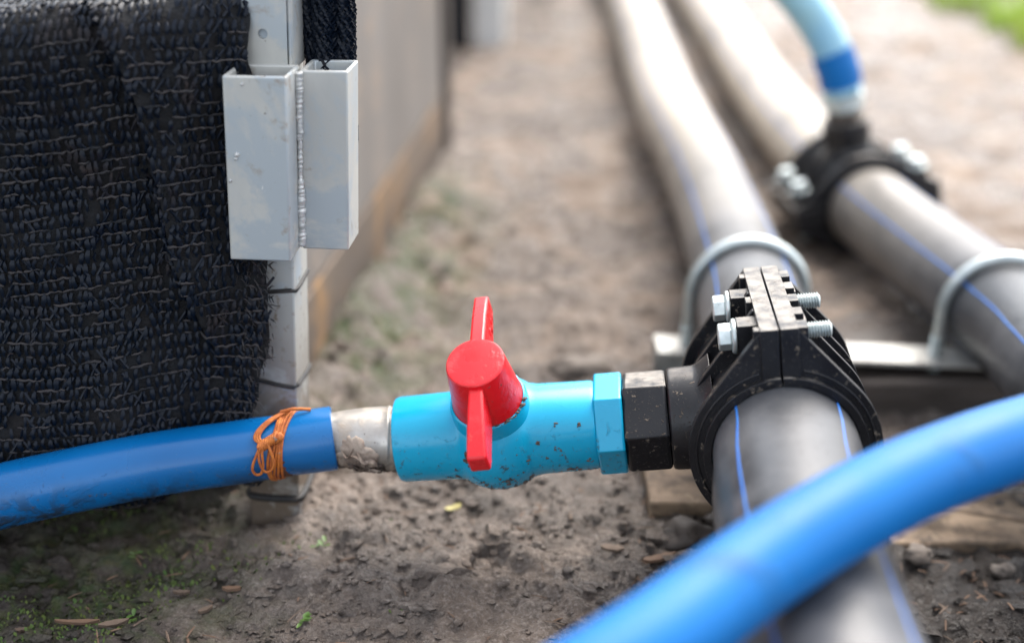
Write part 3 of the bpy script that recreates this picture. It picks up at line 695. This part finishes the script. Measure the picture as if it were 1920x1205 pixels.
m = MB(); random.seed(77)
for k in range(90):
    x = random.choice([random.gauss(.001, .0015), random.uniform(0, .026)]); th = R(random.gauss(-72, 20)); r_ = .0131 + .0034 * float(sstep(-.002, .022, np.float64(x)))
    q = random.choice([.0005, .0007, .0010, .0014]) * (1.3 if x < .003 else 1)
    m.blob((x, r_ * math.cos(th), r_ * math.sin(th)), q, k, 1, .9, (1.5, 1, 1))
tag(m.build('mud_lumps', M['mud'], nip, smooth=80), kind='stuff')
wire = empty('binding_wire', (-.1145, .558, .046)); tag(wire, 'rusty orange wire wound and looped round the blue hose end', 'wire')
upv = Vector((0, .47, .883)); tov = Vector((0, -.883, .47)); WS = -.0025
def hose_c(x):
    for a, b in zip(HP, HP[1:]):
        if a.x <= x <= b.x: return a.lerp(b, (x - a.x) / max(1e-9, b.x - a.x))
    return HP[-1]
def onh(x, h, ex_=.0007, r=.0158):      # millimetre offsets: x along, h above the axis as seen from in front
    x = x + WS; c = hose_c(x); q = (r + ex_) ** 2 - h * h
    return c + upv * h + tov * (math.sqrt(q) if q > 0 else 0)
for k in range(5):
    P = []
    for i in range(48):
        th = 2 * math.pi * i / 48; x = WS - .1100 + .0014 * (k - 2) - .0050 * math.cos(th + .9) * .25 - .0028 * (1 - math.sin(th)) * .5 + .0005 * math.sin(3 * th + k)
        c = hose_c(x); rr = .0158 * squeeze(c) + .0007 + .0003 * (k % 2); P.append(c + (upv * math.sin(th) + tov * math.cos(th)) * rr)
    MB().tube(P, .00078, 7, closed=True).build('winding', M['rust'], wire, True, smooth=80)
def path(pts, r, name, rel=0):
    P = spline([onh(a, b, c) for a, b, c in pts], .0008); MB().tube(P, r, 7).build(name, M['rust'], wire, True, smooth=80)
for k in range(3):
    o = .0011 * k
    path([(-.1190 + o, .0020, .0022), (-.1222 + o, .0050, .0022), (-.1216 + o, .0085, .0020), (-.1180 + o, .0125, .0018), (-.1135 + o, .0152, .0016), (-.1090 + o * .6, .0166, .0020)], .00072, 'strand')
path([(-.1120, .0166, .0022), (-.1065, .0172, .0034), (-.1020, .0167, .0026), (-.0975, .0158, .0012)], .00085, 'tail')
# twisted knot
m = MB()
for k in range(7): c = onh(-.1190 + .0017 * k * .8, .0008 + .0006 * k, .0024); m.blob(c, .0021 + .0006 * math.sin(k * 1.4), k, 2, .25)
m.build('twisted_knot', M['rust'], wire, True, smooth=80)
for k in range(2):
    P = []
    for i in range(60):
        t = i / 59; th = t * 2 * math.pi * 4 + math.pi * k; c = onh(-.1200 + .0085 * t, .0004 + .0042 * t, .0024); P.append(c + upv * .0024 * math.sin(th) + tov * .0024 * math.cos(th))
    MB().tube(P, .0008, 7).build('twist', M['rust'], wire, True, smooth=80)
path([(-.1185, .0018, .0040), (-.1208, -.0025, .0036), (-.1232, -.0085, .0030), (-.1225, -.0118, .0026), (-.1198, -.0122, .0026), (-.1182, -.0085, .0030), (-.1183, -.0020, .0038), (-.1175, .0020, .0042)], .00070, 'bow')
path([(-.1200, .0000, .0040), (-.1197, -.0060, .0036), (-.1182, -.0108, .0030), (-.1158, -.0118, .0028), (-.1132, -.0090, .0030), (-.1140, -.0030, .0036), (-.1158, .0018, .0046), (-.1172, .0022, .0050)], .00070, 'bow')
# rust bleeding down the hose: a thin crust with its own ragged outline
m = MB(); v = []; f = []; n = 20
for j in range(n + 1):
    h = -.002 - .0137 * j / n
    for i in range(7):
        x = -.1150 + .0035 * j / n + (.0042 + .0022 * mnoise.noise(Vector((j * .5, i * .1, 4)))) * (i / 6) ; v.append(onh(x, h, .00012 if 0 < i < 6 else -.00012))
for j in range(n):
    for i in range(6): k = j * 7 + i; f.append((k, k + 1, k + 8, k + 7))
M['rustfilm'] = vmat('rust_stain', (.14, .045, .018), (.07, .035, .022), 220, .7, .85)
m.add(v, f).build('rust_stain', M['rustfilm'], wire, True, smooth=80)

# ------------------------------------------------------------------ foreground hose
FP = spline([(-.60, .10, .018), (-.34, .15, .03), (-.12, .22, .085), (-.03, .268, .115), (.0303, .3068, .1275), (.0516, .3258, .1290), (.0773, .3509, .1305), (.1111, .3775, .1345), (.1478, .4034, .1365), (.198, .434, .1357), (.2485, .4622, .1299), (.34, .50, .10), (.48, .54, .03), (.70, .57, .014), (1.3, .55, .014)], .01)
tag(MB().tube(FP, .0157, 40).build('blue_hose', M['hosef'], None, smooth=60), 'bright blue hose arching over the near pipe in front', 'hose')

# ------------------------------------------------------------------ far hose on the far clamp
up2 = -u2
fit = empty('hose_fitting', C2 + up2 * .060); tag(fit, 'pale metal fitting joining the far clamp outlet to the ribbed hose', 'pipe fitting')
b0 = C2 + up2 * .061
MB().tube([b0, b0 + up2 * .004, b0 + up2 * .012, b0 + up2 * .030], [.0150, .0152, .0138, .0134], 28).build('barrel', M['nipple'], fit, True, smooth=40)
MB().tube([b0 + up2 * .012, b0 + up2 * .0125, b0 + up2 * .024, b0 + up2 * .0245], [.0150, .0166, .0166, .0150], 28).build('ferrule', M['zinc'], fit, True, smooth=40)
t0 = b0 + up2 * .026
FH = spline([t0, t0 + up2 * .022 + Vector((-.003, 0, 0)), t0 + up2 * .05 + Vector((-.012, .004, 0)), t0 + up2 * .085 + Vector((-.030, .012, -.004)), t0 + up2 * .12 + Vector((-.056, .035, -.012)), (.150, 1.22, .215), (.11, 1.42, .245), (.08, 1.85, .19), (.07, 2.4, .03), (.06, 3.0, .016), (.05, 4.0, .016)], .003)
fh = empty('ribbed_hose', t0); tag(fh, 'pale blue ribbed hose rising from the far clamp, dark blue at its cuff', 'hose')
rad = [.0152 + .0011 * (.5 + .5 * math.cos(i * 2 * math.pi / 3)) for i in range(len(FH))]
MB().tube(FH, rad, 24).build('wall', M['hosefar'], fh, True, smooth=80)
cuff = [p for p in FH if .006 < (p - t0).length < .036]
MB().tube(cuff, [.0172] * len(cuff), 28).build('cuff', M['hosef'], fh, True, smooth=60)

# ------------------------------------------------------------------ bracket bar, U-bolts, timbers
bar = empty('bracket_bar', (.22, .762, .015)); tag(bar, 'pale galvanised angle bar under both pipes', 'bracket')
def skew_box(m, x0, x1, y0, y1, za0, za1, zb0, zb1):
    m.add([(x0,y0,za0),(x1,y0,zb0),(x1,y1,zb0),(x0,y1,za0),(x0,y0,za1),(x1,y0,zb1),(x1,y1,zb1),(x0,y1,za1)], [(3,2,1,0),(4,5,6,7),(0,1,5,4),(1,2,6,5),(2,3,7,6),(3,0,4,7)]); return m
skew_box(MB(), .0945, .40, .748, .776, .0200, .0232, .0060, .0092).build('top_flange', M['strut'], bar, True, bevel=.0006)
skew_box(MB(), .0945, .40, .7725, .7757, -.008, .0197, -.020, .0057).build('rear_flange', M['strut'], bar, True, bevel=.0006)
def ubolt(c, t, label, zb):
    root = empty('u_bolt', (c[0], c[1], zb)); tag(root, label, 'u-bolt', 'zinc u-bolts over the pipes')
    c = Vector(c); r = .0372; P = []
    for z in np.linspace(zb - .012, c.z, 6)[:-1]: P.append(Vector((c.x - r, c.y, z)))
    for a in np.linspace(180, 0, 33): P.append(c + Vector((r * math.cos(R(a)), 0, r * math.sin(R(a)))))
    for z in np.linspace(c.z, zb - .012, 6)[1:]: P.append(Vector((c.x + r, c.y, z)))
    MB().tube(P, .0037, 20).build('rod', M['zinc'], root, True, smooth=60)
    for s in (-1, 1):
        n = 14; k = int(.026 / .0011 * n); v = []; f = []
        for i in range(k):
            th = 2 * math.pi * i / n; z = zb - .010 + .0011 * i / n
            for dz, rr in ((0, .0037), (.0005, .0044), (.0010, .0037)): v.append((c.x + s * r + rr * math.cos(th), c.y + rr * math.sin(th), z + dz))
        for i in range(k - 1):
            for q in (0, 1): f.append((i * 3 + q, i * 3 + q + 1, i * 3 + q + 4, i * 3 + q + 3))
        MB().add(v, f).build('thread', M['zinc'], root, True, smooth=80)
ubolt((.1519, .762, .0575), vdir, 'zinc U-bolt over the near pipe behind the clamp', .0205)
ubolt((.3155, .760, .0470), vdir, 'zinc U-bolt over the outer pipe at the end of the bar', .0130)
def plank(m, x0, x1, y0, y1, z0, z1, seed, n=30, wob=.004):
    v = []; f = []
    for i in range(n + 1):
        x = x0 + (x1 - x0) * i / n; a = wob * mnoise.noise(Vector((x * 18, seed, 0))); b = wob * mnoise.noise(Vector((x * 18, seed + 5, 0))); c = wob * .4 * mnoise.noise(Vector((x * 25, seed + 9, 0)))
        v += [(x, y0 + a, z0), (x, y1 + b, z0), (x, y1 + b, z1 + c), (x, y0 + a, z1 + c * .7)]
    for i in range(n):
        for k in range(4): l = (k + 1) % 4; f.append((i * 4 + k, i * 4 + l, i * 4 + 4 + l, i * 4 + 4 + k))
    f += [(0, 1, 2, 3), (n * 4 + 3, n * 4 + 2, n * 4 + 1, n * 4)]; return m.add(v, f)
tag(plank(MB(), .158, .62, .742, .86, -.05, .0050, 1).build('sleeper_beam', M['beam'], None, smooth=40, bevel=.003), 'dark wet timber sleeper under the bracket bar', 'timber')
tag(plank(MB(), .0735, .118, .583, .66, -.012, .0125, 2, 10, .002).build('board_offcut', M['wood'], None, smooth=40, bevel=.0012), 'short tan board offcut lying beneath the clamp and valve', 'board')
tag(plank(MB(), .180, .58, .590, .645, -.05, -.0175, 3).build('weathered_plank', M['wood'], None, smooth=40, bevel=.0015), 'weathered plank half buried in dark soil below the outer pipe', 'plank')
def stick(pts, r, name, label, cat, mt, group=None, sq=.6):
    P = spline(pts, .006); n = len(P); rr = [r * (.8 + .3 * mnoise.noise(Vector((i * .5, r * 999, 0)))) * (1 if 0 < i < n - 1 else .5) for i in range(n)]
    return tag(MB().tube(P, rr, 8, squash=sq).build(name, mt, None, smooth=50), label, cat, group)
stick([(.19, .628, -.010), (.24, .612, -.007), (.31, .590, -.009)], .0042, 'bark_strip', 'pale bark strip lying across the weathered plank', 'bark', M['wood'], None, .4)
stick([(.22, .650, -.010), (.28, .640, -.007), (.35, .630, -.009)], .004, 'bark_strip', 'darker bark strip behind the pale one on the weathered plank', 'bark', M['chipdark'], None, .4)

# ------------------------------------------------------------------ stones, chips, leaves, seedlings
def stone(x, y, r, label, mt='stone', seed=1, sq=(1.2, 1, .7), name='stone', cat='stone', lift=.25):
    o = MB().blob((0, 0, 0), r, seed, 3, .5, sq).build(name, M[mt], None, smooth=60); o.location = (x, y, gz(x, y) + r * lift); W[o] = Matrix.Translation(o.location)
    return tag(o, label, cat, 'stones and clods on the soil' if cat != 'chip' else None)
stone(0.0905, 0.566, .0105, 'dark rounded clod in front of the tan board offcut', 'beam', 3)
stone(0.216, 0.572, .0062, 'small pinkish stone at the front edge of the weathered plank', 'stone', 5)
stone(0.262, 0.57, .0052, 'small stone near the frame edge below the weathered plank', 'stone', 8)
stone(0.045, 0.772, .012, 'brown clod of earth behind the blue hex end of the valve', 'stone', 11, (1.9, 1, .6))
def chip(x, y, l, wd, ang, label, mt, name='wood_chip', cat='wood chip', th=.0016, curl=.15):
    m = MB(); n = 7; v = []; f = []
    for i in range(n + 1):
        t = i / n - .5; ww = wd * (1 - .75 * abs(2 * t) ** 2.5) * (1 + .6 * mnoise.noise(Vector((i * .9, x * 99, 0)))); zz = curl * l * (t * t) * 1.2
        v += [(l * t, -ww / 2, zz), (l * t, ww / 2, zz + .0004), (l * t, ww / 2, zz + th), (l * t, -ww / 2, zz + th)]
    for i in range(n):
        for k in range(4): q = (k + 1) % 4; f.append((i * 4 + k, i * 4 + q, i * 4 + 4 + q, i * 4 + 4 + k))
    f += [(0, 1, 2, 3), (n * 4 + 3, n * 4 + 2, n * 4 + 1, n * 4)]
    o = m.add(v, f).build(name, M[mt], None, smooth=50); o.location = (x, y, max(gz(x + l * .3, y), gz(x - l * .3, y), gz(x, y)) + .0008); o.rotation_euler = (R(random.uniform(-8, 8)), R(random.uniform(-6, 6)), R(ang))
    return tag(o, label, cat, 'scraps lying on the soil')
chip(0.0517, 0.5535, .0120, .0042, -12, 'pale wood chip on the soil in front of the tan offcut', 'chip')
chip(0.0755, 0.5475, .0175, .0048, 14, 'brown wood chip beside the dark rounded clod', 'chipdark')
chip(-0.0319, 0.594, .0095, .0060, 20, 'yellow fallen leaf on the soil under the valve', 'leafy', 'fallen_leaf', 'leaf', .0006, .3)
chip(-0.1633, 0.5236, .0080, .0022, 4, 'pinkish wood chip lying in the dark moss', 'chip')
chip(-0.1383, 0.5236, .0095, .0028, -3, 'orange-brown chip to the open side of the pinkish chip', 'chipdark')
chip(-0.206, 0.497, .022, .0024, -4, 'long thin brown bark scrap in the mossy corner', 'chipdark')
chip(-0.188, 0.494, .014, .0030, 24, 'curled brown bark scrap crossing the long thin one', 'chip')
chip(-0.1481, 0.5085, .0075, .0028, 40, 'tiny pale chip between the moss and the bare soil', 'chip')
chip(-0.234, 0.497, .0065, .0026, 8, 'orange chip at the very corner of the mossy soil', 'chip')
def seedling(x, y, n, size, label, seed):
    random.seed(seed); root = empty('seedling', (x, y, gz(x, y))); tag(root, label, 'seedling', 'green seedlings on the soil')
    for k in range(n):
        a = random.uniform(0, 6.28); el = random.uniform(.15, .9); l = size * random.uniform(.6, 1); wd = l * .42
        d = Vector((math.cos(a) * math.cos(el), math.sin(a) * math.cos(el), math.sin(el))); sdv = Vector((-math.sin(a), math.cos(a), 0)); b = Vector((random.uniform(-.4, .4) * size, random.uniform(-.4, .4) * size, .0015))
        v = []; 
        for t, ww in ((0, .15), (.3, .8), (.6, 1), (.85, .6), (1, .05)):
            c = b + d * l * t - Vector((0, 0, l * .35 * t * t)); v += [c - sdv * wd * ww / 2, c + Vector((0, 0, -.08 * l * ww)), c + sdv * wd * ww / 2]
        f = [(i * 3 + q, i * 3 + q + 1, i * 3 + q + 4, i * 3 + q + 3) for i in range(4) for q in (0, 1)]
        MB().add(v, f).build('leaf', M['green'], root, smooth=80)
seedling(-.100, .5002, 9, .0058, 'small bright green seedling on bare soil near the bottom edge', 3)
seedling(-.099, .560, 5, .0065, 'tiny pale green seedling just in front of the post foot', 4)
seedling(-.1827, .5077, 5, .0060, 'yellow-green seedling in the dark mossy soil', 6)
seedling(-.196, .5569, 5, .0060, 'dim green seedling in shade behind the pinkish chip', 9)
random.seed(21)
def allowed(x, y):
    if x < wpt(y)[0] + .004 and y > .61: return False
    return True
m = MB(); cnt = 0
while cnt < 3200:
    if random.random() < .75: x = random.uniform(-.27, .30); y = random.uniform(.46, .72)
    else: x = random.uniform(-.12, .4); y = random.uniform(.7, 1.15)
    if not allowed(x, y): continue
    if float(vnoise(np.array([x * 16.]), np.array([y * 16.]), 31)[0]) < random.uniform(-.4, .25): continue
    r_ = random.choice([.0009, .0011, .0014, .0018, .0024]) * random.uniform(.7, 1.2); 
    if random.random() < .03: r_ *= 2
    m.blob((x, y, gz(x, y) + r_ * .2), r_, cnt, 1, .8, (random.uniform(.8, 1.7), random.uniform(.8, 1.4), .7)); cnt += 1
for k in range(260):      # flat half-buried clods
    x = random.uniform(-.26, .30); y = random.uniform(.46, .80)
    if not allowed(x, y): continue
    r_ = random.uniform(.003, .0075); m.blob((x, y, gz(x, y) - r_ * .15), r_, 5000 + k, 2, 1.0, (random.uniform(.8, 1.8), random.uniform(.7, 1.3), random.uniform(.3, .55)))
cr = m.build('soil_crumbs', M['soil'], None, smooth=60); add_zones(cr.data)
tag(cr, 'loose crumbs of earth scattered over the muddy ground', 'soil', None, 'stuff')
def scraps(n, mt, name, label, seed, regions):
    random.seed(seed); m = MB(); c = 0
    while c < n:
        (x0, x1, y0, y1) = random.choice(regions); x = random.uniform(x0, x1); y = random.uniform(y0, y1)
        if not allowed(x, y): continue
        a = random.uniform(0, 3.14); l = random.uniform(.003, .010); r_ = random.uniform(.0003, .0008); z = gz(x, y) + r_ + .0006
        d = Vector((math.cos(a), math.sin(a), random.uniform(-.15, .25))) * l; p = Vector((x, y, z)); m.tube([p - d / 2, p + Vector((0, 0, .0004)), p + d / 2], [r_ * .7, r_, r_ * .5], 4, squash=.6); c += 1
    tag(m.build(name, M[mt], None, smooth=60), label, 'litter', None, 'stuff')
scraps(330, 'chipdark', 'plant_litter', 'thin brown bits of straw and twig strewn over the soil', 5, [(-.26, .3, .46, .62), (.15, .3, .46, .60), (-.1, .1, .62, .9)])
scraps(120, 'chip', 'straw_litter', 'thin pale straw fragments strewn over the soil', 6, [(-.26, .3, .46, .62), (.17, .3, .46, .60), (.17, .33, .59, .65)])
random.seed(33); m = MB(); c = 0
while c < 2600:
    if random.random() < .6: x = random.gauss(-.2, .045); y = random.uniform(.46, .60)
    else: y = random.uniform(.64, 1.1); x = wpt(y)[0] + abs(random.gauss(.02, .022))
    if not allowed(x, y) or float(vnoise(np.array([x * 26.]), np.array([y * 26.]), 41)[0]) < .05: continue
    z = gz(x, y); l = random.uniform(.0012, .0032); a = random.uniform(0, 6.28); d = Vector((math.cos(a) * .6, math.sin(a) * .6, random.uniform(.3, 1))) * l; s_ = Vector((-math.sin(a), math.cos(a), 0)) * l * .3; p = Vector((x, y, z - .0003))
    m.add([p, p + d * .6 - s_, p + d, p + d * .6 + s_], [(0, 1, 2, 3)]); c += 1
tag(m.build('moss', M['moss'], None, smooth=0), 'low green moss on the soil beside the bed and in the near shade', 'moss', None, 'stuff')
random.seed(44); m = MB()
for k in range(2600):
    x = .68 + abs(random.gauss(0, .16)); y = 1.70 + random.uniform(0, .55) + .3 * (x - .66); 
    if float(vnoise(np.array([x * 9.]), np.array([y * 9.]), 51)[0]) < -.1: continue
    z = gz(x, y); a = random.uniform(0, 6.28); l = random.uniform(.02, .055); d = Vector((math.cos(a) * .5, math.sin(a) * .5, 1)).normalized() * l; s_ = Vector((-math.sin(a), math.cos(a), 0)) * .0016; p = Vector((x, y, z - .001))
    q = p + d * .55; e = p + d + Vector((math.cos(a), math.sin(a), -.3)) * l * .25
    m.add([p - s_, p + s_, q + s_ * .8, q - s_ * .8, e], [(0, 1, 2, 3), (3, 2, 4)])
tag(m.build('grass', M['grass'], None, smooth=0), 'bright green grass at the far edge of the mud', 'grass', None, 'stuff')
